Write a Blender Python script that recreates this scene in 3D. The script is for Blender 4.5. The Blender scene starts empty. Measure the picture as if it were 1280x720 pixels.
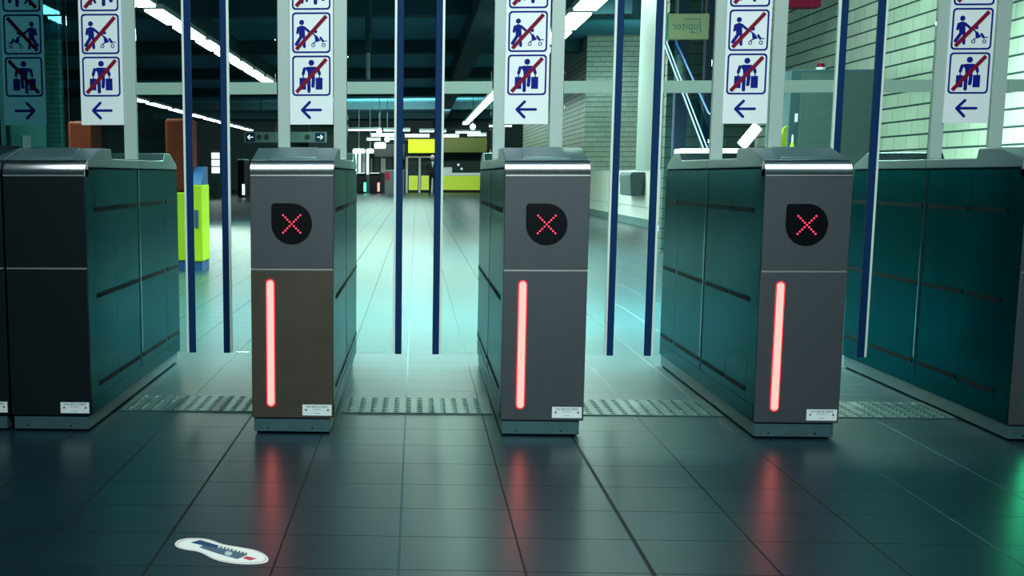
import bpy, bmesh, math, random
from mathutils import Vector, Matrix
random.seed(7)
PI = math.pi
scn = bpy.context.scene
C = scn.collection

# ---------------------------------------------------------------- camera
F = Vector((-0.05658336, 0.98508919, -0.16247342)).normalized()
yaw = math.atan2(F.x, F.y)
R = Vector((math.cos(yaw), -math.sin(yaw), 0)); U = R.cross(F)
cam = bpy.data.cameras.new('camera'); cam.lens = 1709.33 / 1280 * 36; cam.sensor_width = 36
cam.shift_x = 219.22 / 1280; cam.shift_y = 140.4 / 1280; cam.clip_start = .05; cam.clip_end = 400
co = bpy.data.objects.new('camera', cam); C.objects.link(co)
co.matrix_world = Matrix(((R.x, U.x, -F.x, 0), (R.y, U.y, -F.y, 0), (R.z, U.z, -F.z, 1.0), (0, 0, 0, 1)))
scn.camera = co
# ---------------------------------------------------------------- world, exposure, large lights
w = bpy.data.worlds.new('world'); scn.world = w; w.use_nodes = True
w.node_tree.nodes['Background'].inputs[0].default_value = (0.02, 0.30, 0.36, 1)
w.node_tree.nodes['Background'].inputs[1].default_value = 0.06
scn.view_settings.view_transform = 'Standard'; scn.view_settings.look = 'None'
scn.view_settings.exposure = 0.0; scn.view_settings.gamma = 1.0; scn.view_settings.use_curve_mapping = False

def area(name, loc, target, sx, sy, power, col, spread=PI):
    l = bpy.data.lights.new(name, 'AREA'); l.shape = 'RECTANGLE'; l.size = sx; l.size_y = sy
    l.energy = power; l.color = col; l.spread = spread
    o = bpy.data.objects.new(name, l); C.objects.link(o); o.location = loc
    o.rotation_euler = (Vector(target) - Vector(loc)).to_track_quat('-Z', 'Y').to_euler()
    return o
# a dim luminaire on the ceiling of the concourse on the camera's side of the gates
area('front_ceiling_lamp', (0.35, .9, 3.0), (0.45, 5.0, .95), 1.4, .5, 92, (.80, 1.0, .99), PI * .62)
# slim strip lamp on the concourse ceiling right above the gate fronts
area('gate_strip_lamp', (0.6, 5.05, 3.3), (0.6, 5.05, 0), 5.2, .7, 40, (.86, 1.0, 1.0))
# the hall's luminaires nearest to the gates, above the frame
area('hall_ceiling_lamp_or_fill', (2.2, 9.6, 3.5), (2.0, 9.6, 0), .3, 4, 1500, (.62, 1.0, .80), PI * .62)
area('hall_ceiling_lamp_or_fill', (-1.0, 9.8, 3.5), (-1.0, 9.8, 0), .3, 4, 560, (.60, 1.0, .80), PI * .62)
area('hall_ceiling_lamp_or_fill', (1.0, 16.5, 3.9), (1.0, 16.5, 0), .4, 7, 1350, (.62, 1.0, .80), PI * .66)
area('hall_ceiling_lamp_or_fill', (-4.0, 14.0, 3.9), (-4.0, 14.0, 0), .4, 7, 640, (.58, 1.0, .84), PI * .66)
area('hall_ceiling_lamp_or_fill', (2.0, 29, 3.9), (3.6, 29, 0), .5, 14, 1400, (.70, 1.0, .86))  # added light brightening the right wall, no fixture of its own
area('wall_fill_light', (2.6, 12.5, 4.1), (4.5, 12.5, 1.2), .3, 6, 300, (.66, 1.0, .84))  # added light to lift the block wall, no fitting there
area('hall_ceiling_lamp_or_fill', (-1, 55, 3.9), (-1, 55, 0), 4, 30, 1100, (.62, 1.0, .86))

area('kiosk_fill_light', (-1.0, 68, 3.6), (0.5, 82, .8), 8, .6, 900, (.85, 1.0, .88))  # added light brightening the kiosk front
area('recess_fill_light', (5.6, 33.5, 3.6), (5.4, 37.5, .9), 1.5, .6, 80, (.55, 1.0, .86))  # added light brightening the bricks behind the recess
# ---------------------------------------------------------------- materials
def nt(m):
    m.use_nodes = True; return m.node_tree, m.node_tree.nodes, m.node_tree.links
def mat(name, col, rough=.5, metal=0., spec=.5, noise=0., nscale=60, bump=0., coat=0.):
    m = bpy.data.materials.new(name); t, n, l = nt(m); b = n['Principled BSDF']
    b.inputs['Base Color'].default_value = (*col, 1); b.inputs['Roughness'].default_value = rough
    b.inputs['Metallic'].default_value = metal; b.inputs['Specular IOR Level'].default_value = spec
    b.inputs['Coat Weight'].default_value = coat
    if noise or bump:
        tc = n.new('ShaderNodeTexCoord'); ns = n.new('ShaderNodeTexNoise'); ns.inputs['Scale'].default_value = nscale
        ns.inputs['Detail'].default_value = 4; l.new(tc.outputs['Object'], ns.inputs['Vector'])
        if noise:
            mr = n.new('ShaderNodeMapRange'); mr.inputs[3].default_value = 1 - noise; mr.inputs[4].default_value = 1 + noise
            mx = n.new('ShaderNodeMix'); mx.data_type = 'RGBA'; mx.blend_type = 'MULTIPLY'; mx.inputs[0].default_value = 1
            l.new(ns.outputs['Fac'], mr.inputs[0]); mx.inputs[6].default_value = (*col, 1); l.new(mr.outputs[0], mx.inputs[7])
            l.new(mx.outputs[2], b.inputs['Base Color'])
        if bump:
            bp = n.new('ShaderNodeBump'); bp.inputs['Strength'].default_value = bump; bp.inputs['Distance'].default_value = .002
            l.new(ns.outputs['Fac'], bp.inputs['Height']); l.new(bp.outputs[0], b.inputs['Normal'])
    return m
def emit(name, col, s):
    m = bpy.data.materials.new(name); t, n, l = nt(m); b = n['Principled BSDF']
    b.inputs['Base Color'].default_value = (*[min(1, c) * .5 for c in col], 1)
    b.inputs['Emission Color'].default_value = (*col, 1); b.inputs['Emission Strength'].default_value = s
    return m
def glass(name, tint, ior=1.5, boost=1.0, gl=(.9, 1, 1)):
    m = bpy.data.materials.new(name); t, n, l = nt(m); n.clear()
    o = n.new('ShaderNodeOutputMaterial'); mx = n.new('ShaderNodeMixShader'); tr = n.new('ShaderNodeBsdfTransparent')
    g = n.new('ShaderNodeBsdfGlossy'); fr = n.new('ShaderNodeFresnel'); fr.inputs[0].default_value = ior
    mu = n.new('ShaderNodeMath'); mu.operation = 'MULTIPLY'; mu.inputs[1].default_value = boost; mu.use_clamp = True
    tr.inputs[0].default_value = (*tint, 1); g.inputs['Roughness'].default_value = .0; g.inputs['Color'].default_value = (*gl, 1)
    l.new(fr.outputs[0], mu.inputs[0]); l.new(mu.outputs[0], mx.inputs[0]); l.new(tr.outputs[0], mx.inputs[1]); l.new(g.outputs[0], mx.inputs[2])
    l.new(mx.outputs[0], o.inputs[0]); return m

def grid_mat(name, axes, size, phase, tile, joint, jw, rough, bond=0., var=.12, vj=1.0, bump=.3, dark_x=(), pale_x=(), spec=.5, stain=0., rvar=.0):
    """tiles or blocks on a plane: axes = which world axes run along and across, measured in metres"""
    m = bpy.data.materials.new(name); t, n, l = nt(m); b = n['Principled BSDF']
    geo = n.new('ShaderNodeNewGeometry'); sp = n.new('ShaderNodeSeparateXYZ'); l.new(geo.outputs['Position'], sp.inputs[0])
    def M(op, a, bb=None, c=None):
        q = n.new('ShaderNodeMath'); q.operation = op
        for i, v in enumerate((a, bb, c)):
            if v is None: continue
            if isinstance(v, (int, float)): q.inputs[i].default_value = v
            else: l.new(v, q.inputs[i])
        return q.outputs[0]
    pu, pv = sp.outputs[axes[0]], sp.outputs[axes[1]]
    v = M('DIVIDE', M('SUBTRACT', pv, phase[1]), size[1]); row = M('FLOOR', v); fv = M('FRACT', v)
    u = M('DIVIDE', M('SUBTRACT', pu, phase[0]), size[0])
    if bond: u = M('ADD', u, M('MULTIPLY', row, bond))
    cu = M('FLOOR', u); fu = M('FRACT', u)
    du = M('MULTIPLY', M('SUBTRACT', .5, M('ABSOLUTE', M('SUBTRACT', fu, .5))), size[0])
    dv = M('MULTIPLY', M('SUBTRACT', .5, M('ABSOLUTE', M('SUBTRACT', fv, .5))), size[1])
    ju = M('MULTIPLY', M('LESS_THAN', du, jw), vj); jv = M('LESS_THAN', dv, jw)
    mask = M('MAXIMUM', ju, jv)
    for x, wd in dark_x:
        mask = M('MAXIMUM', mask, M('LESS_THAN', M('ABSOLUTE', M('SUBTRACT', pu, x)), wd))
    cb = n.new('ShaderNodeCombineXYZ'); l.new(cu, cb.inputs[0]); l.new(row, cb.inputs[1])
    wn = n.new('ShaderNodeTexWhiteNoise'); l.new(cb.outputs[0], wn.inputs[0])
    ns = n.new('ShaderNodeTexNoise'); ns.inputs['Scale'].default_value = 2.2; ns.inputs['Detail'].default_value = 6
    l.new(geo.outputs['Position'], ns.inputs['Vector'])
    br = M('ADD', 1 - var, M('MULTIPLY', wn.outputs[0], 2 * var))
    br = M('MULTIPLY', br, M('ADD', 1 - stain, M('MULTIPLY', ns.outputs['Fac'], 2 * stain)))
    c1 = n.new('ShaderNodeMix'); c1.data_type = 'RGBA'; c1.blend_type = 'MULTIPLY'; c1.inputs[0].default_value = 1
    c1.inputs[6].default_value = (*tile, 1); l.new(br, c1.inputs[7])
    c2 = n.new('ShaderNodeMix'); c2.data_type = 'RGBA'; l.new(mask, c2.inputs[0]); l.new(c1.outputs[2], c2.inputs[6]); c2.inputs[7].default_value = (*joint, 1)
    out = c2.outputs[2]
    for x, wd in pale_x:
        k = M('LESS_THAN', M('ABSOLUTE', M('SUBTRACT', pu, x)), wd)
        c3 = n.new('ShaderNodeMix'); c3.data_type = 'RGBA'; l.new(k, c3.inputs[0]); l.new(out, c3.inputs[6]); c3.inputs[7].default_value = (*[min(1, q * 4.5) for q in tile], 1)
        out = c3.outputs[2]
    l.new(out, b.inputs['Base Color'])
    r = M('ADD', rough, M('MULTIPLY', mask, .35))
    if rvar: r = M('ADD', r, M('MULTIPLY', M('SUBTRACT', ns.outputs['Fac'], .5), rvar))
    l.new(r, b.inputs['Roughness']); b.inputs['Specular IOR Level'].default_value = spec
    bp = n.new('ShaderNodeBump'); bp.inputs['Strength'].default_value = bump; bp.inputs['Distance'].default_value = .004
    l.new(M('SUBTRACT', 1, mask), bp.inputs['Height']); l.new(bp.outputs[0], b.inputs['Normal'])
    return m

M_floor = grid_mat('floor_tile', (0, 1), (.3237, .3285), (-.036, 3.400), (.005, .024, .034), (.0006, .003, .005), .0028, .30, var=.10,
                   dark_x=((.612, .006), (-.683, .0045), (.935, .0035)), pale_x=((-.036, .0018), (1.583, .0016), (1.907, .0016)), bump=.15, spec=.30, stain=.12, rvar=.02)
M_brick = grid_mat('glazed_block', (1, 2), (.33, .1325), (0, .036), (.42, .47, .39), (.006, .025, .035), .0085, .32, bond=.37, var=.10, vj=.35, bump=.5, stain=.12)
M_brickF = grid_mat('glazed_block_end', (0, 2), (.33, .1325), (0, .036), (.42, .47, .39), (.05, .09, .09), .008, .32, bond=.37, var=.10, vj=.35, bump=.5, stain=.12)
M_wains = grid_mat('white_wall_panel', (1, 2), (3.3, .75), (.6, .38), (.72, .80, .74), (.25, .33, .30), .010, .25, var=.03, bump=.2)
M_ceil = mat('ceiling_dark', (.07, .36, .50), .8, noise=.3, nscale=1.5)
M_beam = mat('beam_dark', (.015, .075, .10), .8)
M_steelF = mat('brushed_steel_front', (.055, .064, .074), .5, .3, .35, noise=.18, nscale=350)
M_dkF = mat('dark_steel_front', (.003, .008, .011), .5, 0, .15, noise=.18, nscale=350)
M_side = mat('steel_side', (.007, .038, .048), .27, 1.0, .5, noise=.16, nscale=9)
M_side.node_tree.nodes['Principled BSDF'].inputs['Specular Tint'].default_value = (.40, .64, .68, 1)
M_core = mat('seam_black', (.001, .004, .006), .8, 0, .1)
M_bull = mat('polished_steel', (.88, .90, .91), .17, 1.)
M_top = mat('steel_top', (.14, .23, .25), .32, .6, noise=.1, nscale=200)
M_plinth = mat('plinth_steel', (.07, .15, .17), .38, .5, noise=.2, nscale=40)
M_trim = mat('seam_bright', (.85, .85, .8), .3, .9)
M_black = mat('display_black', (.001, .002, .004), .4, 0, .12)
M_rubber = mat('rubber_black', (.001, .004, .006), .7, 0, .1)
M_white = mat('sign_white', (.80, .86, .87), .45)
M_blue = mat('sign_blue', (.003, .010, .21), .6, 0, .12)
M_red = mat('sign_red', (.20, .006, .030), .6, 0, .1)
M_stile = mat('stile_paint', (.38, .49, .45), .42, 0, .5, noise=.05, nscale=150)
M_seal = mat('edge_blue', (.001, .028, .105), .6, 0, .12)
M_edge = mat('edge_clip', (.70, .80, .74), .35)
M_gl = glass('clear_glass', (.95, .99, .965), 1.45, .6)
M_glm = glass('screen_glass', (.42, .72, .76), 1.6, 1.0, (.14, .50, .56))
M_tact = mat('tactile_stone', (.024, .062, .066), .34, 0, .6, noise=.15, nscale=60)
M_plate = mat('plate_white', (.72, .80, .80), .4)
M_ink = mat('ink_dark', (.05, .10, .11), .6)
M_lamp = emit('luminaire', (.80, 1.0, .97), 9)
M_lampfar = emit('luminaire_far', (.80, 1.0, .97), 4.5)
M_lampfix = mat('luminaire_body', (.30, .40, .42), .4)
M_redL = emit('red_led', (1.0, .195, .17), 2.9)
M_redR = emit('red_rim', (1.0, .012, .02), 1.6)
M_redX = emit('red_dot', (1.0, .03, .08), 2.4)
M_grnL = emit('green_led', (.05, 1.0, .42), 5.0)
M_brown = mat('machine_brown', (.095, .014, .007), .7, 0, .08, noise=.1, nscale=30)
M_yel = mat('machine_yellow', (.30, .42, .012), .5, 0, .2)
M_blueb = mat('machine_blue', (.006, .05, .16), .5)
M_yelL = emit('yellow_backlit', (.62, .88, .0), 1.0)
M_yelP = mat('counter_yellow', (.72, .90, .02), .4)
M_yelShade = mat('fascia_shaded', (.20, .24, .03), .5)  # shaded stretch of the yellow fascia, shadow put into the colour
M_whiteL = emit('white_backlit', (.80, .95, 1.0), 1.3)
M_blueL = emit('blue_white_glow', (.55, .80, 1.0), 1.0)
M_cab = mat('cabinet_grey', (.07, .125, .13), .6, noise=.08, nscale=30)
M_cabd = mat('cabinet_dark', (.04, .09, .12), .5)
M_dark = mat('hall_dark', (.02, .05, .06), .6)
M_teal = mat('hall_teal', (.06, .125, .135), .6, noise=.1, nscale=3)
M_skin = mat('skin', (.62, .40, .32), .5)
M_suit = mat('black_cloth', (.006, .008, .012), .8)
M_jup = emit('reflected_sign_yellow', (.30, .36, .20), .16)

# ---------------------------------------------------------------- mesh helpers
def box(bm, x0, x1, y0, y1, z0, z1):
    vs = [bm.verts.new((x, y, z)) for x in (x0, x1) for y in (y0, y1) for z in (z0, z1)]
    for f in ((0, 1, 3, 2), (4, 6, 7, 5), (0, 4, 5, 1), (2, 3, 7, 6), (0, 2, 6, 4), (1, 5, 7, 3)):
        bm.faces.new([vs[i] for i in f])
def prism(bm, pts, axis, a, b):
    """pts: 2D outline; axis 'x': (y,z) outline from x=a to b; 'y': (x,z); 'z': (x,y)"""
    def P(p, k):
        return {'x': (k, p[0], p[1]), 'y': (p[0], k, p[1]), 'z': (p[0], p[1], k)}[axis]
    A = [bm.verts.new(P(p, a)) for p in pts]; B = [bm.verts.new(P(p, b)) for p in pts]
    n = len(pts)
    bm.faces.new(A); bm.faces.new(B[::-1])
    for i in range(n): bm.faces.new((A[i], B[i], B[(i + 1) % n], A[(i + 1) % n]))
def tube(bm, p, q, r, seg=10, r2=None):
    p, q = Vector(p), Vector(q); d = (q - p).normalized(); a = d.orthogonal().normalized(); b = d.cross(a)
    r2 = r if r2 is None else r2
    A = [bm.verts.new(p + (a * math.cos(t) + b * math.sin(t)) * r) for t in [2 * PI * i / seg for i in range(seg)]]
    B = [bm.verts.new(q + (a * math.cos(t) + b * math.sin(t)) * r2) for t in [2 * PI * i / seg for i in range(seg)]]
    bm.faces.new(A[::-1]); bm.faces.new(B)
    for i in range(seg): bm.faces.new((A[i], A[(i + 1) % seg], B[(i + 1) % seg], B[i]))
def ball(bm, c, r, seg=14):
    bmesh.ops.create_uvsphere(bm, u_segments=seg, v_segments=seg // 2 + 1, radius=r, matrix=Matrix.Translation(c))
def obj(name, bm, m, parent=None, bevel=0, smooth=False, loc=None):
    bmesh.ops.recalc_face_normals(bm, faces=bm.faces[:])
    me = bpy.data.meshes.new(name); bm.to_mesh(me); bm.free(); me.materials.append(m)
    o = bpy.data.objects.new(name, me); C.objects.link(o)
    if parent is not None: o.parent = parent
    if loc: o.location = loc
    if bevel:
        md = o.modifiers.new('bevel', 'BEVEL'); md.width = bevel; md.segments = 3; md.limit_method = 'ANGLE'; md.angle_limit = .6
    if smooth or bevel:
        for p in me.polygons: p.use_smooth = True
        if not smooth:
            try: me.set_sharp_from_angle(angle=.6)
            except Exception: pass
    return o
def BM(): return bmesh.new()
def bx(name, m, parent, *dims, bevel=0):
    b = BM(); box(b, *dims); return obj(name, b, m, parent, bevel)
def tag(o, label, cat, group=None):
    o['label'] = label; o['category'] = cat
    if group: o['group'] = group
    return o
def thing(name, label, cat, loc, group=None, rz=0):
    o = bpy.data.objects.new(name, None); C.objects.link(o); o.location = loc; o.rotation_euler = (0, 0, rz)
    o.empty_display_size = .1
    return tag(o, label, cat, group)
def struct(o): o['kind'] = 'structure'; return o
def copy_tree(o, parent=None):
    c = o.copy(); C.objects.link(c); c.parent = parent
    for ch in list(o.children): copy_tree(ch, c)
    return c

# ================================================================= setting
struct(bx('floor', M_floor, None, -16, 9, -4, 96, -.1, 0))
struct(bx('ceiling', M_ceil, None, -16, 9, -4, 96, 4.7, 4.85))
struct(bx('wall_left', M_dark, None, -16.2, -16, -4, 96, 0, 4.7))
struct(bx('wall_end', M_teal, None, -16, 9, 96, 96.2, 0, 4.7))
# right wall: white glazed blocks, white panels low down further off
b = BM(); box(b, 4.5, 4.75, -4, 24.8, 0, 4.7); box(b, 4.5, 4.75, 24.8, 28.2, 0, 4.7)
struct(obj('wall_right', b, M_brick))
b = BM(); box(b, 4.44, 4.499, 17.0, 28.2, .16, 1.10); box(b, 4.44, 4.62, 28.2, 38, .16, 1.10)
struct(obj('wall_right_panel', b, M_wains))
struct(bx('baseboard_right', mat('skirting', (.10, .20, .20), .5), None, 4.43, 4.62, 9, 38, 0, .16))
struct(bx('wall_back', M_brickF, None, 4.55, 8.9, 38.1, 38.4, 0, 4.7))
b = BM(); box(b, 4.55, 4.8, 38.4, 60, 0, 4.7); struct(obj('wall_right_far', b, M_brick))
struct(bx('trim_1', mat('pillar_grey', (.22, .29, .27), .5), None, 4.42, 4.5, 25.8, 28.3, 1.1, 4.7))
# beams under the ceiling
for i, y in enumerate((9, 15, 22, 30, 39, 49, 60, 72, 84)):
    struct(bx('trim_%d' % (i + 2), M_beam, None, -16, 4.5 if y < 40 else 8.9, y, y + .5, 4.35, 4.7))
for i, x in enumerate((-5.2, 1.4)):
    struct(bx('trim_%d' % (i + 12), M_beam, None, x - .25, x + .25, -4, 96, 4.15, 4.7))

struct(bx('trim_30', M_beam, None, -16, 4.5, 7.40, 7.60, 2.08, 4.7))
# tactile strip
for xa, xb, w_ in ((-1.262, -.634, 'in the passage right of the dark left gate'), (-.31, .332, 'in the passage between the left and middle red-cross gates'),
                   (.656, 1.297, 'in the passage between the middle and right red-cross gates'), (1.621, 2.25, 'in the passage right of the rightmost red-cross gate')):
    b = BM(); box(b, xa, xb, 5.725, 6.125, .0005, .005)
    for i in range(int((xb - xa - .02) / .05)):
        for j in range(8):
            x = xa + .035 + i * .05; y = 5.75 + j * .05; sz = .014
            v = [(x + dx * sz, y + dy * sz, .005) for dx, dy in ((-1, 0), (0, -1), (1, 0), (0, 1))]
            t_ = [(x + dx * sz * .55, y + dy * sz * .55, .0085) for dx, dy in ((-1, 0), (0, -1), (1, 0), (0, 1))]
            v = [b.verts.new(q) for q in v]; t_ = [b.verts.new(q) for q in t_]
            b.faces.new(t_); b.faces.new(v[::-1])
            for k in range(4): b.faces.new((v[k], v[(k + 1) % 4], t_[(k + 1) % 4], t_[k]))
    tag(obj('tactile_strip', b, M_tact), 'studded tactile paving strip ' + w_, 'tactile paving', 'tactile strips between the gates')

# ================================================================= ticket gates
GW, GL, GY = .318, 2.06, 5.24
def arc(cx, cy, r, a0, a1, n):
    return [(cx + r * math.cos(a0 + (a1 - a0) * i / n), cy + r * math.sin(a0 + (a1 - a0) * i / n)) for i in range(n + 1)]
def text_mesh(txt, size, mirror=False):
    cu = bpy.data.curves.new('t', 'FONT'); cu.body = txt; cu.size = size; cu.extrude = .0004; cu.align_x = 'CENTER'; cu.align_y = 'CENTER'
    o = bpy.data.objects.new('t', cu); C.objects.link(o); dg = bpy.context.evaluated_depsgraph_get(); dg.update()
    me = bpy.data.meshes.new_from_object(o.evaluated_get(dg)); bpy.data.objects.remove(o)
    me.transform(Matrix.Rotation(PI / 2, 4, 'X'))
    if mirror:
        me.transform(Matrix.Scale(-1, 4, (1, 0, 0))); me.flip_normals()
    return me
PLATE_TXT = text_mesh('GW-80725150870', .0115)
PLATE_TXT.materials.append(M_ink)

def make_gate(x, label, front=M_steelF, lights='red', leaves='both', name='ticket_gate'):
    """x = left edge of the front; local origin at the front left foot"""
    g = thing(name, label, 'ticket gate', (x, GY, 0), 'ticket gates in the row')
    W = GW
    # core with the step in the top between two humps
    prof = [(.02, .062), (2.04, .062), (2.05, 1.031), (.062, 1.031), (.062, .99), (.012, .99)]
    b = BM(); prism(b, prof, 'x', .006, W - .006); obj('body', b, M_core, g)
    # front plates, standing a little proud
    b = BM(); box(b, 0, W, 0, .014, .065, .640); obj('lower_front_panel', b, front, g, .002)
    b = BM(); box(b, 0, W, 0, .014, .646, .994); obj('upper_front_panel', b, front, g, .002)
    b = BM(); box(b, .002, W - .002, .001, .012, .640, .646); obj('front_seam', b, M_trim, g)
    b = BM(); prism(b, [(2.046, .065), (2.06, .065), (2.06, 1.0), (2.046, 1.0)], 'x', 0, W); obj('rear_panel', b, M_side, g, .002)
    # polished rounded nose
    nose = [(0, .994), (0, 1.007)] + arc(.106, .9507, .12, PI * (1 - 28 / 180), PI * (1 - 58 / 180), 10) + [(.055, 1.0575)] + [(.07, 1.0585), (.07, .994)]
    b = BM(); prism(b, nose, 'x', 0, W); o = obj('front_nose', b, M_bull, g, smooth=False)
    for p in o.data.polygons: p.use_smooth = True
    try: o.data.set_sharp_from_angle(angle=.25)
    except Exception: pass
    b = BM(); box(b, .002, W - .002, -.0015, .01, .9965, 1.0015); obj('nose_bead', b, M_trim, g)
    # top cover
    top = [(.060, 1.030), (.060, 1.056), (.075, 1.062), (.29, 1.107), (.478, 1.107), (.497, 1.068), (1.675, 1.070), (1.715, 1.109),
           (1.86, 1.109), (2.05, 1.052), (2.06, 1.03)]
    b = BM(); prism(b, top, 'x', 0, W); obj('top_cover', b, M_top, g, .004)
    # card reader plate on the sloping front of the cover
    b = BM()
    n0, n1 = (.082, 1.0635), (.282, 1.1053)
    v = [(.070, n0), (.250, n0), (.238, n1), (.082, n1)]
    lo = [b.verts.new((a, y, z - .004)) for a, (y, z) in v]; hi = [b.verts.new((a, y - .0008, z + .0045)) for a, (y, z) in v]
    b.faces.new(lo[::-1]); b.faces.new(hi)
    for k in range(4): b.faces.new((lo[k], lo[(k + 1) % 4], hi[(k + 1) % 4], hi[k]))
    obj('card_reader', b, M_top, g, .0015)
    # side panels, two sides, joints between them show the dark core
    for s in (0, 1):
        x0, x1 = (0, .010) if s == 0 else (W - .010, W)
        for (y0, y1, z0) in ((.016, .150, .065), (.153, .518, .065), (.522, 1.008, .065), (1.020, 1.680, .065), (1.684, 2.044, .065)):
            b = BM(); box(b, x0, x1, y0, y1, z0, 1.022); obj('side_panel', b, M_side, g)
        xs = (-.0015, .002) if s == 0 else (W - .002, W + .0015)
        b = BM(); box(b, xs[0], xs[1], .016, 2.044, .065, .125); obj('lower_side_rail', b, M_side, g)
        for z in (.866, .524, .170):
            b = BM()
            for y0, y1 in ((.165, .500), (.545, .975), (1.055, 1.640), (1.72, 2.03)): box(b, xs[0] - (.001 if s == 0 else 0), xs[1] + (.001 if s else 0), y0, y1, z - .009, z + .009)
            obj('sensor_strip', b, M_rubber, g)
    bx('door_slot', M_rubber, g, -.001, W + .001, 1.0065, 1.0215, .11, 1.0225)
    # plinth on a dark shadow gap
    b = BM(); box(b, .006, W - .014, .012, 2.05, .008, .062); obj('plinth', b, M_plinth, g, .002)
    b = BM(); box(b, .016, W - .026, .03, 2.03, 0, .008); obj('foot', b, M_core, g)
    for bxp in (.06, .235): b = BM(); tube(b, (bxp, .0125, .022), (bxp, .0105, .022), .0035, 10); obj('plinth_bolt', b, M_black, g)
    # identification plate
    b = BM(); box(b, .197, .311, -.0012, .001, .075, .118); pl = obj('identification_plate', b, M_plate, g)
    t = bpy.data.objects.new('plate_lettering', PLATE_TXT); C.objects.link(t); t.parent = pl; t.location = (.254, -.0016, .1095)
    for q in (.211, .297): b = BM(); tube(b, (q, -.001, .097), (q, -.0025, .097), .0035, 10); obj('rivet', b, M_black, pl)
    b = BM(); box(b, .236, .272, -.0016, -.001, .0985, .1); box(b, .243, .265, -.0016, -.001, .083, .0845); obj('plate_small_print', b, M_ink, pl)
    if lights:
        Lm = M_redL if lights == 'red' else M_grnL
        def pill(wd, z0, z1, y0, y1):
            r = wd / 2; b = BM()
            pts = arc(.0745, z1 - r, r, 0, PI, 10) + arc(.0745, z0 + r, r, PI, 2 * PI, 10)
            prism(b, pts, 'y', y0, y1); return b
        rim = obj('light_bar_rim', pill(.034, .108, .606, -.0015, .004), M_redR if lights == 'red' else M_grnL, g)
        lb = obj('light_bar', pill(.026, .113, .601, -.0045, .003), Lm, g)
        lb['label'] = 'glowing %s light bar' % lights
        # drop-shaped display: circle with its upper left corner squared
        r = .078; cx, cz = .159, .8165
        pts = [(cx - r, cz), (cx - r, cz + r - .012)] + arc(cx - r + .012, cz + r - .012, .012, PI, PI / 2, 4)[1:] + arc(cx, cz, r, PI / 2, -PI, 30)[:-1]
        b = BM(); prism(b, pts, 'y', -.002, .004); dp = obj('display', b, M_black, g)
        b = BM()
        if lights == 'red':
            for i in range(9):
                d = -.033 + i * .066 / 8
                for q in (1, -1):
                    if i == 4 and q == -1: continue
                    tube(b, (cx + d, -.002, cz + d * q), (cx + d, -.0036, cz + d * q), .0034, 8)
        else:
            for i in range(8):
                tube(b, (cx, -.002, cz + .035 - i * .009), (cx, -.0036, cz + .035 - i * .009), .0041, 8)
        ob = obj('led_cross' if lights == 'red' else 'led_arrow', b, M_redX if lights == 'red' else M_grnL, dp)
    # glass door leaves in the middle of the gate
    PY = 1.03
    ZT = 2.02
    def leaf(side, wdt):
        a, e = (W, W + wdt) if side > 0 else (0, -wdt)
        lo, hi = min(a, e), max(a, e)
        b = BM(); box(b, lo + .004, hi - .004, PY - .004, PY + .004, .190, ZT); lf = obj('door_leaf', b, M_gl, g)
        if side > 0: s0, s1, c0, c1 = hi - .004, hi + .026, hi - .014, hi - .004
        else: s0, s1, c0, c1 = lo - .026, lo + .004, lo + .004, lo + .014
        b = BM(); box(b, s0, s1, PY - .012, PY + .012, .186, ZT); obj('edge_seal', b, M_seal, lf, .003)['label'] = 'dark blue edge seal'
        b = BM(); box(b, c0, c1, PY - .009, PY + .009, .188, ZT); obj('edge_clip', b, M_edge, lf)
        k0, k1 = (lo, c0) if side > 0 else (c1, hi)
        b = BM(); box(b, k0, k1, PY + .006, PY + .022, 1.360, 1.413); obj('cross_rail', b, M_stile, lf)
    if leaves in ('both', 'right'): leaf(1, LW)
    if leaves in ('both', 'left'): leaf(-1, LW)
    return g
LW = .227

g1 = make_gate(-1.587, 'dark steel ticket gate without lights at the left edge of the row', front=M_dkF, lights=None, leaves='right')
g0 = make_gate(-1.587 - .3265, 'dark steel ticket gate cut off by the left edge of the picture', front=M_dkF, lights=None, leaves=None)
g2 = make_gate(-.6315, 'grey steel ticket gate with red cross, leftmost of the gates showing one')
for ch in g2.children:
    if ch.name.startswith('lower_front_panel'):
        ch.data.materials[0] = mat('steel_front_red_reflection', (.060, .052, .038), .5, .3, .3, noise=.2, nscale=12); ch['label'] = 'lower front panel tinted brownish for reflected red light'  # brown tone put into the base colour for red light reflected there
g3 = make_gate(.3345, 'grey steel ticket gate with red cross, middle one of the three')
g4 = make_gate(1.2995, 'grey steel ticket gate with red cross, rightmost of the three, its long left side showing')
g5 = make_gate(2.2531, 'dark ticket gate at the right edge of the picture, only its long side showing', lights='green')

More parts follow.
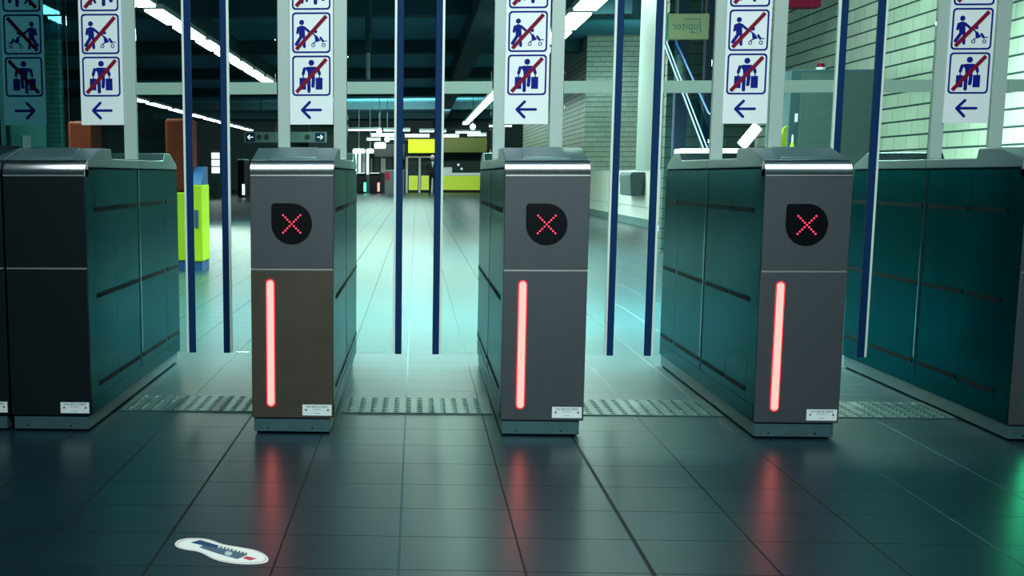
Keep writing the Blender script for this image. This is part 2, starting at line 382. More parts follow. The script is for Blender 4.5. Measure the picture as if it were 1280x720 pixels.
# ================================================================= pictogram signs and glass screens over the gates
def cap(b, p, q, r, y0, y1, n=8):
    (px, pz), (qx, qz) = p, q; a = math.atan2(qz - pz, qx - px)
    prism(b, arc(qx, qz, r, a - PI / 2, a + PI / 2, n) + arc(px, pz, r, a + PI / 2, a + 1.5 * PI, n), 'y', y0, y1)
def disc(b, c, r, y0, y1, n=20): prism(b, arc(c[0], c[1], r, 0, 2 * PI, n)[:-1], 'y', y0, y1)
def ring(b, c, r, t, y0, y1, n=18):
    o_, i_ = [], []
    for k in range(n):
        a = 2 * PI * k / n
        o_.append((c[0] + r * math.cos(a), c[1] + r * math.sin(a))); i_.append((c[0] + (r - t) * math.cos(a), c[1] + (r - t) * math.sin(a)))
    ringface(b, o_, i_, y0, y1)
def ringface(b, o_, i_, y0, y1):
    n = len(o_)
    V = [[b.verts.new((p[0], y, p[1])) for p in L] for L, y in ((o_, y0), (i_, y0), (o_, y1), (i_, y1))]
    for k in range(n):
        j = (k + 1) % n
        b.faces.new((V[0][k], V[0][j], V[1][j], V[1][k])); b.faces.new((V[2][k], V[3][k], V[3][j], V[2][j]))
        b.faces.new((V[0][k], V[2][k], V[2][j], V[0][j])); b.faces.new((V[1][k], V[1][j], V[3][j], V[3][k]))
def rrect(w_, h_, r, n=5):
    o_ = []
    for cx, cz, a in ((w_ / 2 - r, h_ / 2 - r, 0), (-w_ / 2 + r, h_ / 2 - r, PI / 2), (-w_ / 2 + r, -h_ / 2 + r, PI), (w_ / 2 - r, -h_ / 2 + r, 1.5 * PI)):
        o_ += arc(cx, cz, r, a, a + PI / 2, n)
    return o_
# figures drawn in tile units: x,z in -1..1 (tile 0.176 high)
def figure(kind):
    b = BM(); y0, y1 = -.0016, -.0006; S = .086
    A = rrect(.172, .176, .016); B_ = rrect(.157, .161, .011); ringface(b, A, B_, y0, y1)
    layer = [0]
    def lay():
        layer[0] += 1; return y0 - .00002 * layer[0], y1
    def c(p, q, r): a_, b_ = lay(); cap(b, (p[0] * S, p[1] * S), (q[0] * S, q[1] * S), r * S, a_, b_)
    def d(p, r): a_, b_ = lay(); disc(b, (p[0] * S, p[1] * S), r * S, a_, b_)
    def pg(pts): a_, b_ = lay(); prism(b, [(x * S, z * S) for x, z in pts], 'y', a_, b_)
    def rg(p, r, t): a_, b_ = lay(); ring(b, (p[0] * S, p[1] * S), r * S, t * S, a_, b_)
    if kind == 'luggage':
        d((0, .66), .15)
        pg([(-.34, .40), (-.22, .46), (.22, .46), (.34, .40), (.20, .20), (.17, -.12), (-.17, -.12), (-.20, .20)])
        c((-.36, .36), (-.43, .10), .08); c((.34, .36), (.42, .10), .08)
        c((-.13, -.12), (-.13, -.78), .09); c((.11, -.12), (.08, -.52), .09)
        pg([(-.62, -.10), (-.28, -.10), (-.28, -.70), (-.62, -.70)]); pg([(.22, -.10), (.58, -.10), (.58, -.70), (.22, -.70)])
        c((-.43, 0), (-.43, -.10), .03); c((.42, 0), (.42, -.10), .03)
    elif kind == 'stroller':
        d((-.50, .52), .13)
        pg([(-.68, .28), (-.56, .36), (-.42, .36), (-.34, .26), (-.32, -.20), (-.62, -.20)])
        c((-.36, .26), (-.12, .06), .065); c((-.68, .24), (-.72, .0), .065)
        c((-.54, -.22), (-.78, -.58), .085); c((-.38, -.22), (-.36, -.70), .075)
        d((.22, .06), .09); c((.04, .04), (.34, -.36), .035); pg([(.16, -.10), (.28, -.14), (.48, -.40), (.30, -.46), (.20, -.42)])
        c((.48, -.26), (.60, -.42), .06); c((.56, -.42), (.80, -.42), .022); c((.34, -.40), (.10, -.52), .025)
        rg((.10, -.62), .10, .04); rg((.64, -.62), .10, .04)
    else:
        d((.30, .74), .13); pg([(.10, .50), (.22, .56), (.44, .56), (.54, .46), (.46, -.06), (.14, -.06)])
        c((.12, .46), (-.14, .06), .07); c((.54, .44), (.66, .10), .07)
        c((.22, -.08), (.22, -.68), .095); c((.40, -.08), (.62, -.50), .09)
        d((-.40, .26), .10); pg([(-.52, .10), (-.28, .10), (-.30, -.30), (-.50, -.30)])
        c((-.30, .08), (-.16, .02), .05); c((-.52, .06), (-.62, -.14), .05); c((-.44, -.32), (-.46, -.66), .06); c((-.34, -.32), (-.22, -.58), .06)
    return b
def slash():
    b = BM(); S = .084
    dx, dz = .78 * .086, .84 * .086; nx, nz = .0082 * .74, -.0082 * .68
    prism(b, [(-dx - nx, -dz - nz), (-dx + nx, -dz + nz), (dx + nx, dz + nz), (dx - nx, dz - nz)], 'y', -.0032, -.0024)
    return b
sign_proto = None
def make_sign(cx, label):
    global sign_proto
    if sign_proto is None:
        s = thing('prohibition_sign', label, 'sign', (cx, GY + 1.02, 1.225), 'white pictogram signs over the gates')
        bx('panel', M_white, s, -.097, .097, -.0005, .006, 0, .70)
        for kind, z in (('luggage', .214), ('stroller', .401), ('child', .588)):
            p = obj('pictogram', figure(kind), M_blue, s, loc=(0, 0, z)); p['label'] = {'luggage': 'figure carrying two suitcases', 'stroller': 'figure pushing a pushchair', 'child': 'adult walking beside a child'}[kind]
            obj('red_slash', slash(), M_red, p)
        b = BM(); cap(b, (-.038, .064), (.042, .064), .0058, -.0014, -.0004, 4); cap(b, (-.042, .064), (-.008, .098), .0062, -.0016, -.0004, 4); cap(b, (-.042, .064), (-.008, .030), .0062, -.0018, -.0004, 4)
        obj('arrow', b, M_blue, s)['label'] = 'blue arrow pointing left'
        sign_proto = s; return s
    s = copy_tree(sign_proto); s.location.x = cx; s['label'] = label; return s
make_sign(-1.4235, 'white sign with three crossed-out pictograms over the dark leftmost gate')
make_sign(-.4725, 'white sign with three crossed-out pictograms, second from the left')
make_sign(.4865, 'white sign with three crossed-out pictograms above the middle red-cross gate')
make_sign(1.4465, 'white sign with three crossed-out pictograms above the rightmost red-cross gate')
make_sign(2.400, 'white sign with three crossed-out pictograms at the far right before the block wall')
def make_screen(x, label, left=True, right=True):
    s = thing('glass_screen', label, 'glass screen', (x, GY + 1.03, 1.0705), 'framed glass screens standing on the gates')
    if left: bx('stile', M_stile, s, .006, .060, 0, .03, 0, .95, bevel=.002)
    if right: bx('stile', M_stile, s, GW - .060, GW - .002, 0, .03, 0, .95, bevel=.002)
    bx('pane', M_gl, s, .060 if left else .004, GW - .060, .011, .017, .004, .95)
    bx('head_rail', M_stile, s, 0, GW, -.005, .035, .95, 1.0)
    return s
make_screen(-1.587, 'framed glass screen behind the leftmost pictogram sign, single pale post on its right', left=False)
make_screen(-.6315, 'framed glass screen with two pale posts on the left red-cross gate')
make_screen(.3345, 'framed glass screen with two pale posts on the middle red-cross gate')
make_screen(1.2995, 'framed glass screen with two pale posts on the right red-cross gate')
make_screen(2.2531, 'framed glass screen with two greyish posts on the gate at the right edge')
tag(bx('partition_glass', M_glm, None, -1.611, -1.601, GY + .05, GY + 1.03, 1.115, 2.07), 'tinted glass partition above the leftmost gates that mirrors the sign', 'glass partition')
tag(bx('glass_clamp', M_plinth, None, -1.62, -1.5965, GY + .33, GY + .45, 1.1078, 1.16), 'small metal clamp at the foot of the tinted glass partition', 'clamp')

# ================================================================= sole sticker on the floor
def px_to_floor(u, v, z=0.0):
    d = F + R * ((u - 640 + 219.22) / 1709.33) - U * ((v - 360 - 140.4) / 1709.33)
    t = (z - 1) / d.z
    return (d.x * t, d.y * t)
def crop(pts, ox, oy, s): return [px_to_floor(ox + a / s, oy + c / s) for a, c in pts]
outl = crop([(222, 350), (250, 320), (330, 308), (430, 310), (500, 325), (560, 350), (620, 362), (720, 378), (800, 393), (860, 415), (900, 445), (908, 470), (880, 490), (800, 498), (700, 497), (600, 485), (530, 470), (480, 450), (430, 420), (380, 402), (320, 395), (260, 383), (230, 368)], 180, 620, 5.818)
def smooth_loop(p, it=2):
    for _ in range(it):
        q = []
        for i in range(len(p)):
            a, c = p[i], p[(i + 1) % len(p)]
            q += [(a[0] * .75 + c[0] * .25, a[1] * .75 + c[1] * .25), (a[0] * .25 + c[0] * .75, a[1] * .25 + c[1] * .75)]
        p = q
    return p
outl = smooth_loop(outl)
ccx = sum(p[0] for p in outl) / len(outl); ccy = sum(p[1] for p in outl) / len(outl)
rel = lambda pts: [(a - ccx, c - ccy) for a, c in pts]
st = thing('floor_sticker', 'white sole-shaped sticker on the floor tiles in front of the gates', 'sticker', (ccx, ccy, 0))
b = BM(); prism(b, rel(outl), 'z', .0003, .0012); obj('sole_shape', b, mat('sticker_white', (.95, .95, .88), .6), st)
def decal(pts, m, name, z, ox=225, oy=640, s=10.283):
    b = BM(); prism(b, rel(crop(pts, ox, oy, s)), 'z', .0012, z); return obj(name, b, m, st)
inn = [(ccx + (a - ccx) * .955, ccy + (c - ccy) * .93) for a, c in outl]; in2 = [(ccx + (a - ccx) * .94, ccy + (c - ccy) * .905) for a, c in outl]
b = BM(); n = len(inn); A = [b.verts.new((p[0] - ccx, p[1] - ccy, .0014)) for p in inn]; B_ = [b.verts.new((p[0] - ccx, p[1] - ccy, .0014)) for p in in2]
for i in range(n): b.faces.new((A[i], A[(i + 1) % n], B_[(i + 1) % n], B_[i]))
obj('border_line', b, mat('sticker_line', (.45, .10, .12), .5), st)
decal([(140, 398), (260, 368), (505, 440), (460, 470), (250, 425)], M_blueb, 'navy_field', .0018)
decal([(245, 460), (330, 425), (560, 478), (870, 550), (790, 590), (735, 610), (500, 545)], mat('sticker_grey', (.07, .13, .20), .5), 'grey_field', .0016)
decal([(805, 598), (860, 575), (985, 605), (900, 628)], mat('sticker_red', (.62, .03, .07), .5), 'red_field', .0018)
decal([(570, 540), (600, 512), (655, 520), (675, 545), (640, 570), (590, 560)], mat('sticker_pale', (.55, .68, .66), .5), 'pale_emblem', .0020)
for k, (a, c) in enumerate(((515, 452), (560, 463), (605, 474), (650, 485), (700, 500), (745, 512), (790, 524), (830, 536))):
    decal([(a, c + 10), (a + 12, c - 6), (a + 34, c), (a + 20, c + 18)], M_ink, 'small_lettering', .0018)

# ================================================================= ceiling luminaires of the hall
def luminaire(x, y0, y1, z, label, group, w_=.22, m=M_lamp):
    t = thing('ceiling_light', label, 'ceiling light', (x, y0, z), group)
    bx('housing', M_lampfix, t, -w_ / 2 - .02, w_ / 2 + .02, 0, y1 - y0, .012, .09)
    bx('diffuser', m, t, -w_ / 2, w_ / 2, .03, y1 - y0 - .03, -.02, .012)
    return t
y = 19.0
for k in range(8):
    luminaire(-4.05, y, y + 1.98, 3.5, 'white strip light in the near left ceiling row', 'near left row of strip lights', .27); y += 2.45
for k in range(9):
    luminaire(-9.4, 40 + k * 4.4, 43.5 + k * 4.4, 3.5, 'white strip light in the low far-left ceiling row', 'far left row of strip lights', .3, M_lampfar)
for y0, y1 in ((19.8, 21.8), (22.3, 24.6), (25.1, 27.2), (29, 31.2)):
    luminaire(2.55, y0, y1, 3.5, 'broad white strip light in the right ceiling row', 'right row of strip lights', .34)
for k in range(9):
    luminaire(2.42, 34 + k * 4, 37.7 + k * 4, 3.5, 'white strip light in the far end of the right ceiling row', 'far right row of strip lights', .26, M_lampfar)
def wstrip(x0, x1, y, z, label):
    t = thing('ceiling_light', label, 'ceiling light', (x0, y, z), 'crosswise strip lights far down the hall')
    bx('housing', M_lampfix, t, 0, x1 - x0, -.1, .1, .03, .12); bx('diffuser', M_lampfar, t, .02, x1 - x0 - .02, -.1, .1, -.035, .02)
def wp(u, v, y):  # photo measurement taken to a distance: x and z there
    d = F + R * ((u - 640 + 219.22) / 1709.33) - U * ((v - 360 - 140.4) / 1709.33); t = y / d.y
    return d.x * t, 1 + d.z * t
for (u0, u1, v, yy) in ((435, 477, 162.5, 66), (479, 513, 163, 66), (524, 543, 164, 66), (545, 558, 164, 66), (569, 601, 165.5, 66), (611, 640, 157.5, 62), (464, 498, 169.5, 72), (506, 537, 170.5, 72), (553, 574, 170.5, 72), (584, 608, 169, 72), (458, 476, 174.5, 76), (488, 500, 173.5, 76)):
    x0, z = wp(u0, v, yy); x1, _ = wp(u1, v, yy); wstrip(x0, x1, yy, z, 'thin crosswise strip light at the far end of the hall')
# bright round lamps among the far strips
for (u, v, r, yy) in ((474, 164, 3.4, 65.5), (484, 174, 3.4, 65.5), (591, 158.5, 3.6, 61.5), (706, 38.5, 3.0, 40), (821, 190, 4.2, 24.6)):
    x, z = wp(u, v, yy); rr = r * yy / 1709
    x = min(x, 4.36) if yy < 30 else x
    t = thing('globe_lamp', {164: 'round white lamp hanging before the crosswise strip lights, upper left of the far group', 174: 'round white lamp hanging lower in the far left group', 158.5: 'round white lamp at the far end of the right light row',
              38.5: 'small round white lamp under the broad right strip lights', 190: 'round bright lamp on the right wall beside the gate'}[v], 'lamp', (x, yy, z))
    b = BM(); ball(b, (0, 0, 0), rr); obj('globe', b, M_lampfar, t, smooth=True)
    b = BM()
    if yy > 30: tube(b, (0, 0, rr * .9), (0, 0, 4.68 - z), .012, 6); obj('hanging_rod', b, M_lampfix, t)
    else: tube(b, (0, 0, 0), (4.5 - x, 0, 0), .02, 8); obj('wall_arm', b, M_lampfix, t)

# hanging pipe with a camera in the middle of the hall
x, z = wp(460, 100, 24)
t = thing('ceiling_camera', 'dark pipe hanging from the ceiling with a camera at its lower end', 'camera', (x, 24, z))
b = BM(); tube(b, (0, 0, .45), (0, 0, 4.7 - z), .055, 12); obj('pipe', b, M_beam, t, smooth=False)
b = BM(); tube(b, (0, 0, 0), (0, 0, .5), .035, 12); obj('camera_housing', b, M_lampfix, t)

# direction sign with arrows
x0, z1 = wp(305, 167, 48); x1, z0 = wp(408, 178, 48)
t = thing('direction_sign', 'long hanging direction sign with an arrow at each end', 'sign', (x0, 48, z0))
L_, H_ = x1 - x0, .36
bx('sign_box', mat('sign_box_pale', (.30, .42, .42), .5), t, 0, L_, 0, .12, 0, H_)
for q, s in ((.22, -1), (L_ - .22, 1)):
    bx('arrow_field', M_blueb, t, q - .16, q + .16, -.01, 0, .03, H_ - .03)
    b = BM(); c_ = H_ / 2
    cap(b, (q - .09, c_), (q + .09, c_), .014, -.02, -.01, 3); cap(b, (q + .09 * s, c_), (q + .02 * s, c_ + .07), .014, -.021, -.01, 3); cap(b, (q + .09 * s, c_), (q + .02 * s, c_ - .07), .014, -.022, -.01, 3)
    obj('arrow', b, M_whiteL, t)
for q in (.52, .78, L_ - .66): b = BM(); disc(b, (q, H_ / 2), .09, -.01, 0); obj('round_symbol', b, M_ink, t)
b = BM()
for q in (.6, L_ - .6): tube(b, (q, .06, H_), (q, .06, 4.7 - z0), .02, 8)
obj('hanger', b, M_beam, t)

# ================================================================= machines at the left
def machine(x0, x1, y0, zt, zy, label, tall=True):
    t = thing('ticket_machine', label, 'ticket machine', (x0, y0, 0))
    W_ = x1 - x0
    b = BM(); box(b, 0, W_, 0, .5, .10, zy); obj('lower_body', b, M_yel, t, .01)
    bx('base', M_blueb, t, .01, W_ - .01, .01, .49, 0, .10)
    if tall:
        b = BM(); box(b, 0, W_ , 0, .5, zy, zt); obj('upper_body', b, M_brown, t, .03)
    else:
        b = BM(); prism(b, [(0, zy), (.5, zy), (.5, zt), (.25, zt)], 'x', .01, W_ - .01); obj('sloping_top', b, M_blueb, t, .004)
        bx('slot', M_blueb, t, W_ * .35, W_ * .65, -.012, 0, .46, .64)
    return t
machine(-2.64, -2.38, 14.5, 1.585, .82, 'tall ticket machine, brown above and yellow below, behind the left gate')
machine(-2.36, -2.235, 14.35, 1.09, .90, 'narrow yellow machine with a dark blue sloping top next to the tall brown one', False)
x0, _ = wp(84, 150, 14.5); x1, _ = wp(114, 150, 14.5)
machine(x0, x1, 14.5, 1.56, .82, 'brown-topped ticket machine seen dimly through the glass left of the leftmost sign')
# lit poster case and dark booth further back
x0, z1 = wp(264, 190, 60); x1, z0 = wp(275, 217, 60)
t = thing('poster_case', 'small white lit poster case with three fields, far back at the left', 'poster case', (x0, 60, 0))
bx('post', M_dark, t, 0, x1 - x0, .02, .15, 0, z1 + .1)
for k in range(3):
    h = (z1 - z0) / 3
    bx('lit_field', M_whiteL, t, .01, x1 - x0 - .01, -.03, .02, z0 + k * h + .02, z0 + (k + 1) * h - .03)
def simple_gate(u0, u1, vt, vb, yy, label, lm=None, lx=None, group=None, m=M_black, top=M_white):
    x0, zt = wp(u0, vt, yy); x1, _ = wp(u1, vt, yy)
    t = thing('ticket_gate', label, 'ticket gate', (x0, yy, 0), group)
    w_ = x1 - x0
    b = BM(); prism(b, [(0, .05), (1.9, .05), (1.9, zt - .1), (1.8, zt), (.1, zt), (0, zt - .1)], 'x', 0, w_); obj('body', b, m, t)
    bx('foot', M_black, t, .03, w_ - .03, .05, 1.85, 0, .05)
    if top: bx('cap', top, t, 0, w_, .0, 1.9, zt, zt + .05)
    if lm:
        X_, _ = wp(lx, vt, yy); X_ -= x0
        bx('light_bar', lm, t, X_ - .06, X_ + .06, -.03, 0, .12, .60)
    return t
simple_gate(446, 456, 217, 240, 76, 'black ticket gate with a green light bar, far down the hall', M_grnL, 456.3, 'far ticket gates')
simple_gate(462, 474, 217, 240, 76, 'black ticket gate with a red light bar, far down the hall', M_redL, 473.3, 'far ticket gates')
simple_gate(297, 305, 200, 243, 62, 'narrow dark cabinet with a small light, behind the left red-cross gate', M_whiteL, 304)
x0, _ = wp(481, 212, 74); x1, _ = wp(505, 212, 74)
t = thing('service_counter', 'dark grey-brown service counter beside the far black ticket gates', 'counter', (x0, 74, 0))
bx('counter_body', mat('counter_brown', (.045, .05, .055), .7), t, 0, x1 - x0, 0, 1.2, 0, 1.22); bx('counter_top', M_cab, t, -.05, x1 - x0 + .05, -.05, 1.25, 1.22, 1.28)
bx('red_notice', M_red, t, .02, .25, -.02, 0, .75, 1.15)
# white booth windows behind
x0, z1 = wp(442, 184, 84); x1, z0 = wp(462, 218, 84)
t = thing('glazed_booth', 'pale glazed booth with lit vertical panes behind the far black gates', 'booth', (x0, 84, 0))
bx('booth_body', M_teal, t, 0, x1 - x0, .1, 2, 0, z1)
for k in range(4): q = (x1 - x0) / 4; bx('lit_pane', M_whiteL if k != 2 else M_white, t, k * q + .05, (k + 1) * q - .05, 0, .1, z0, z1 - .15)
for (u0, u1, v0, v1, l_) in ((441, 456, 186, 191.5, 'bright lamp box over the pale glazed booth'), (458, 467, 186, 191.5, 'cream lamp box right of the booth lamp'), (468, 482, 178, 185.5, 'large bright lamp box hanging above the service counter')):
    x0, z1 = wp(u0, v0, 80); x1, z0 = wp(u1, v1, 80)
    t = thing('lamp_box', l_, 'lamp', (x0, 80, z0)); bx('diffuser', M_lampfar, t, 0, x1 - x0, 0, .2, 0, z1 - z0, bevel=.06)
    b = BM(); tube(b, ((x1 - x0) / 2, .1, z1 - z0), ((x1 - x0) / 2, .1, 4.7 - z0), .03, 6); obj('hanging_rod', b, M_lampfix, t)
x0, z1 = wp(468, 180, 88); x1, z0 = wp(509, 199, 88)
struct(bx('trim_20', mat('fascia_grey', (.42, .52, .50), .5), None, x0, x1, 88, 88.4, z0, z1))
struct(bx('trim_21', M_teal, None, -7, -.4, 90, 90.3, 0, 3.6))
x0, z1 = wp(482, 198, 87); x1, z0 = wp(500, 210, 87)
b = BM(); 
t = thing('shop_window', 'long lit shop window behind the service counter', 'shop window', (x0 - 1.2, 87, 0))
bx('frame', M_dark, t, 0, x1 - x0 + 1.2, .05, .2, 0, z1 + .1)
for k in range(5): q = (x1 - x0 + 1.2) / 5; bx('pane', M_white if k % 2 == 0 else M_cab, t, k * q + .06, (k + 1) * q - .06, 0, .05, z0 - .3, z1)

# ================================================================= yellow kiosk
KY = 80
kx = lambda u: wp(u, 219, KY)[0]
kz = lambda v: wp(560, v, KY)[1]
t = thing('kiosk', 'yellow kiosk with a long counter at the far end of the hall', 'kiosk', (kx(509), KY, 0))
o0 = kx(509)
bx('lit_fascia', M_yelL, t, kx(510) - o0, kx(543) - o0, 0, .3, kz(191), kz(174)); bx('fascia', M_yelShade, t, kx(543) - o0, kx(608) - o0, 0, .3, kz(190.5), kz(172))
bx('counter_front', M_yelP, t, kx(552) - o0, kx(602) - o0, 0, .5, kz(237.5), kz(219.5)); bx('counter_top', M_white, t, kx(551) - o0, kx(603) - o0, -.08, .6, kz(219.5), kz(216))
bx('counter_base', M_black, t, kx(552) - o0, kx(602) - o0, .03, .5, 0, kz(237.5))
for u0, u1 in ((511, 522.5), (526.5, 538)):
    bx('door_panel', M_yelP, t, kx(u0) - o0, kx(u1) - o0, 0, .05, kz(237.5), kz(219.5))
for u in (508.5, 524.5, 540): bx('door_post', M_stile, t, kx(u) - o0 - .06, kx(u) - o0 + .06, -.02, .1, 0, kz(196))
bx('door_head', M_stile, t, kx(508) - o0, kx(541) - o0, -.02, .1, kz(197), kz(195.5))
bx('back_wall', M_dark, t, kx(505) - o0, kx(610) - o0, 4, 4.2, 0, kz(172)); bx('side_wall', M_teal, t, kx(604) - o0, kx(610) - o0, .3, 4, 0, kz(191))
bx('roof', M_dark, t, kx(505) - o0, kx(610) - o0, .3, 4, kz(176), kz(172))
tag(bx('till', M_white, None, kx(554), kx(565), KY + .1, KY + .5, kz(216) + .005, kz(209)), 'small white till on the kiosk counter', 'till')
for u, v, l_ in ((573, 206, 'small round lamp glowing inside the kiosk, upper one'), (577, 211, 'small bluish lamp glowing inside the kiosk, lower one')):
    b = BM(); x, z = wp(u, v, KY + 2); ball(b, (0, 0, 0), .07); o = obj('kiosk_lamp', b, M_blueL, None, smooth=True, loc=(x, KY + 2, z)); tag(o, l_, 'lamp')

# ================================================================= person by the kiosk
def person(x, y, s, label):
    me = bpy.data.meshes.new('person_body')
    V = [(0, 0, .95), (0, 0, 1.15), (0, -.01, 1.38), (0, -.01, 1.50), (0, -.02, 1.60), (0, -.02, 1.70),
         (-.20, 0, 1.42), (-.25, .02, 1.14), (-.23, -.08, .90), (.20, 0, 1.42), (.25, .02, 1.14), (.23, -.08, .90),
         (-.09, 0, .88), (-.10, -.04, .48), (-.11, .03, .08), (-.12, -.10, .04), (.09, 0, .88), (.11, .06, .48), (.11, .10, .08), (.12, -.03, .04)]
    E_ = [(0, 1), (1, 2), (2, 3), (3, 4), (4, 5), (2, 6), (6, 7), (7, 8), (2, 9), (9, 10), (10, 11), (0, 12), (12, 13), (13, 14), (14, 15), (0, 16), (16, 17), (17, 18), (18, 19)]
    Rr = [.15, .15, .17, .055, .085, .085, .065, .05, .035, .065, .05, .035, .095, .065, .05, .04, .095, .065, .05, .04]
    me.from_pydata([Vector(v) * s for v in V], E_, []); me.materials.append(M_suit)
    t = thing('person', label, 'person', (x, y, 0))
    o = bpy.data.objects.new('body', me); C.objects.link(o); o.parent = t
    sk = o.modifiers.new('skin', 'SKIN'); su = o.modifiers.new('sub', 'SUBSURF'); su.levels = su.render_levels = 1
    for i, r in enumerate(Rr): me.skin_vertices[0].data[i].radius = (r * s, r * s * .85)
    me.skin_vertices[0].data[0].use_root = True
    b = BM(); ball(b, (0, -.02 * s, 1.66 * s), .118 * s); obj('head', b, M_skin, t, smooth=True)
    b = BM(); prism(b, [(-.05 * s, 1.50 * s), (.05 * s, 1.50 * s), (.0, 1.2 * s)], 'y', -.19 * s, -.15 * s); obj('shirt_front', b, M_white, t)
    return t
xq, _ = wp(540.3, 245, 66.5)
person(xq, 66.5, 1.10, 'person in a dark suit and white shirt standing before the yellow kiosk')

# ================================================================= right side of the hall
# hand dryer style box on the white wall
t = thing('wall_dispenser', 'grey wall-mounted box with a small side bracket on the white wall panel', 'dispenser', (4.44, 27.2, .60))
b = BM(); prism(b, [(0, .02), (-.26, .0), (-.30, .40), (-.26, .46), (0, .46)], 'y', 0, 1.4); obj('box_body', b, M_cab, t, .02)
b = BM(); box(b, -.24, -.16, 1.4, 1.75, .28, .36); box(b, -.24, -.16, 1.4, 1.65, .02, .22); obj('bracket', b, M_cab, t)
# cabinet with beacon near the right block wall
CY = 13.9
x0, z1 = wp(989, 87, CY); x1, _ = wp(1043, 86, CY)
t = thing('equipment_cabinet', 'tall grey-green cabinet standing against the white block wall', 'cabinet', (x0, CY, 0))
XR = 4.47 - x0
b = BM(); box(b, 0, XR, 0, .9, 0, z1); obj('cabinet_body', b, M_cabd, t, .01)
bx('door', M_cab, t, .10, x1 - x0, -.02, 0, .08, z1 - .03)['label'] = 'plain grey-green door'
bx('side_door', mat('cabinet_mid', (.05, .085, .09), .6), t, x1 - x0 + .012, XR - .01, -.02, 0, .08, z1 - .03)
bx('blue_label', M_blueL, t, .06, .085, -.012, 0, z1 - .50, z1 - .42)
xb, zb = wp(1026, 86, 14.1)
t = thing('beacon_lamp', 'small beacon with a dark red dome on top of the grey-green cabinet', 'beacon', (xb, 14.1, z1))
b = BM(); tube(b, (0, 0, 0), (0, 0, .035), .045, 18); obj('beacon_base', b, M_white, t)
b = BM(); tube(b, (0, 0, .035), (0, 0, .075), .042, 18, .030); obj('dome', b, M_red, t)
# yellow things beside the cabinet
x0, z0 = wp(974, 195, 13.6); x1, z1 = wp(984, 157, 13.6)
t = thing('yellow_board', 'curved yellow board standing between gate post and cabinet', 'board', (x0, 13.6, 0))
b = BM(); prism(b, [(0, 0), (x1 - x0, 0), (x1 - x0, z1), (.03, z1 - .02), (.0, z1 - .15)], 'y', 0, .05); obj('board', b, M_yel, t, .005)
bx('stand', M_cabd, t, -.02, x1 - x0 + .02, .05, .12, 0, .3)
x0, z0 = wp(990, 185, 12.2); _, zt = wp(990, 167, 12.2)
t = thing('bottle', 'small yellow bottle with a pale neck before the cabinet', 'bottle', (x0, 12.2, zt - .22))
b = BM(); tube(b, (0, 0, 0), (0, 0, .10), .022, 14); tube(b, (0, 0, .10), (0, 0, .15), .022, 14, .008); obj('bottle_body', b, M_yel, t)
b = BM(); tube(b, (0, 0, .15), (0, 0, .21), .008, 10, .006); obj('neck', b, M_white, t)
t = thing('low_shelf', 'low dark shelf unit carrying the small yellow bottle', 'shelf unit', (x0 - .2, 12.0, 0))
bx('shelf_body', M_cabd, t, 0, .45, 0, .5, 0, zt - .26); bx('shelf_top', M_cab, t, -.01, .46, -.01, .51, zt - .26, zt - .22)
# red sign board near the ceiling
x0, z0 = wp(975, 9, 15); x1, _ = wp(1026, 9, 15)
tag(bx('red_banner', M_red, None, x0, x1, 15, 15.2, z0, 3.9), 'dark red hanging board at the top edge before the block wall', 'sign board')
# dark blue posts and reflected light streaks built as glowing tubes behind the right passage
for i, (u, wd, l_) in enumerate(((848, .15, 'dark blue post behind the right passage, left of two'), (880, .08, 'thinner dark blue post close to the gate screen, right of two'))):
    x, _ = wp(u, 180, 17.5)
    t = thing('blue_post', l_, 'post', (x, 17.5, 0)); bx('post_shaft', mat('post_navy', (.002, .016, .055), .6), t, -wd / 2, wd / 2, -.08, .08, 0.02, 4.7); bx('base_plate', M_dark, t, -wd, wd, -.14, .14, 0, .02)
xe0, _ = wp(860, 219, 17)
streak_root = thing('reflection_streaks', 'reflected light streaks built as thin glowing tubes with an added sloping pane behind the right passage', 'reflection', (xe0, 17.0, 0))  # added pane and tubes standing for light reflected in glass
def streak_tube(p0, p1, dy, r, m=M_blueL):
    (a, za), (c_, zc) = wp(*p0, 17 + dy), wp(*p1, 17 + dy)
    b = BM(); tube(b, (a - xe0, dy, za), (c_ - xe0, dy, zc), r, 10); obj('light_streak', b, m, streak_root)
streak_tube((829, 52), (893, 222), 0, .009); streak_tube((833, 52), (886, 190), -.04, .008); streak_tube((845, 53), (886, 142), .10, .010, emit('streak_blue', (.22, .5, 1.0), 1.0))
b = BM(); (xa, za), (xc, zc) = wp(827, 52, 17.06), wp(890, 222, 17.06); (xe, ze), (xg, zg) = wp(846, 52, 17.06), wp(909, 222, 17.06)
prism(b, [(xa - xe0, za), (xe - xe0, ze), (xg - xe0, zg), (xc - xe0, zc)], 'y', .05, .07); obj('streak_backing', b, glass('streak_backing_glass', (.35, .62, .72), 1.5, 1.0), streak_root)
bx('streak_support', M_dark, streak_root, xc - xe0 - .05, xg - xe0 + .05, -.05, .15, 0, zc + .02)

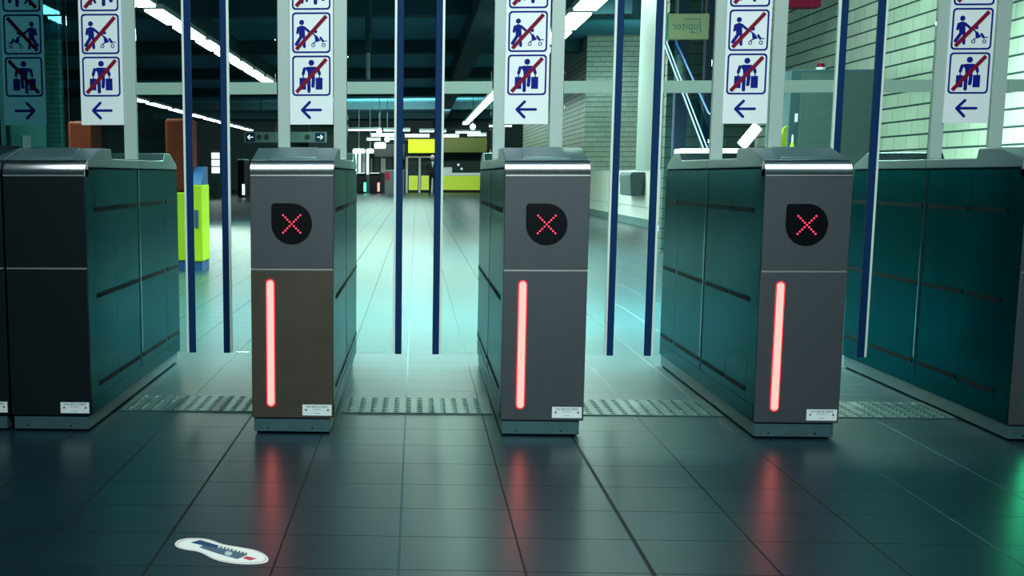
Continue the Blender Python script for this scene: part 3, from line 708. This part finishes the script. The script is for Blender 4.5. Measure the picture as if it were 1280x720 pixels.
# sign reflected in glass, built as a pale glowing panel with mirrored lettering
x0, z1 = wp(836, 17, 15.5); x1, z0 = wp(886, 49, 15.5)
t = thing('reflected_sign', 'reflected pale yellow sign with reversed lettering, built as a panel, behind the right passage', 'sign', (x0, 15.5, z0))
bx('reflected_sign_face', M_jup, t, 0, x1 - x0, 0, .05, 0, z1 - z0, bevel=.01)
bx('green_edge', mat('edge_green', (.02, .16, .13), .5), t, -.09, 0, 0, .05, 0, z1 - z0)
for txt, sz, (fx, fz) in (('Jupiter', .118, (.45, .52)), ('----------', .03, (.60, .78)), ('-----', .03, (.62, .26))):
    if txt == 'Jupiter':
        me = text_mesh(txt, sz * 1.0, True); me.materials.append(mat('letter_green', (.02, .12, .12), .6))
        o = bpy.data.objects.new('lettering', me); C.objects.link(o); o.parent = t; o.location = (fx * (x1 - x0), -.001, fz * (z1 - z0))
    else:
        w_ = .09 if len(txt) > 6 else .04
        bx('small_print', M_cabd, t, fx * (x1 - x0) - w_ , fx * (x1 - x0) + w_, -.002, 0, fz * (z1 - z0) - .004, fz * (z1 - z0) + .004)
b = BM()
for q in (.08, x1 - x0 - .08): tube(b, (q, .02, z1 - z0), (q, .02, 4.7 - z0), .01, 8)
obj('hanger', b, M_beam, t)
# glowing box standing in for a bright patch over the low middle of the right red-cross gate, with a glowing tube for reflected glare
x0, z1 = wp(853, 185.5, 16); x1, _ = wp(936, 184, 16)
t = thing('bright_patch_box', 'white bright patch of unknown source, built as a glowing box, behind the rightmost red-cross gate', 'bright patch', (x0, 16, 0))  # generic glowing box added for its brightness, real source not identified
bx('patch_box_body', M_cab, t, 0, x1 - x0, 0, .5, 0, .95); bx('glow_top', M_whiteL, t, 0, x1 - x0, 0, .5, .95, z1, bevel=.01)
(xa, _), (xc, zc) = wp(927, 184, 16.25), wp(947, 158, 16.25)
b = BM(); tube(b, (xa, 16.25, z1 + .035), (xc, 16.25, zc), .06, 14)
tag(obj('glare_streak', b, M_lampfar), 'thick slanted white glare, built as a tube, under the right pictogram sign', 'lamp')
x, z = wp(822, 286, 25.5)
tag(bx('blue_notice', M_blueL, None, 4.40, 4.438, 25.0, 25.35, z - .07, z + .07), 'small blue and white notice low on the right white wall', 'notice')
# dark block wall of the side passage behind the posts
M_dkb = grid_mat('dark_block', (0, 2), (.33, .1325), (0, .036), (.040, .085, .085), (.008, .02, .028), .007, .4, bond=.37, var=.12, vj=.3, bump=.4)
tag(bx('passage_wall', M_dkb, None, wp(832, 150, 18.5)[0], 4.42, 18.5, 18.7, 0, 4.7), 'dark block wall behind the sloping light streaks and the slanted white glare', 'wall')
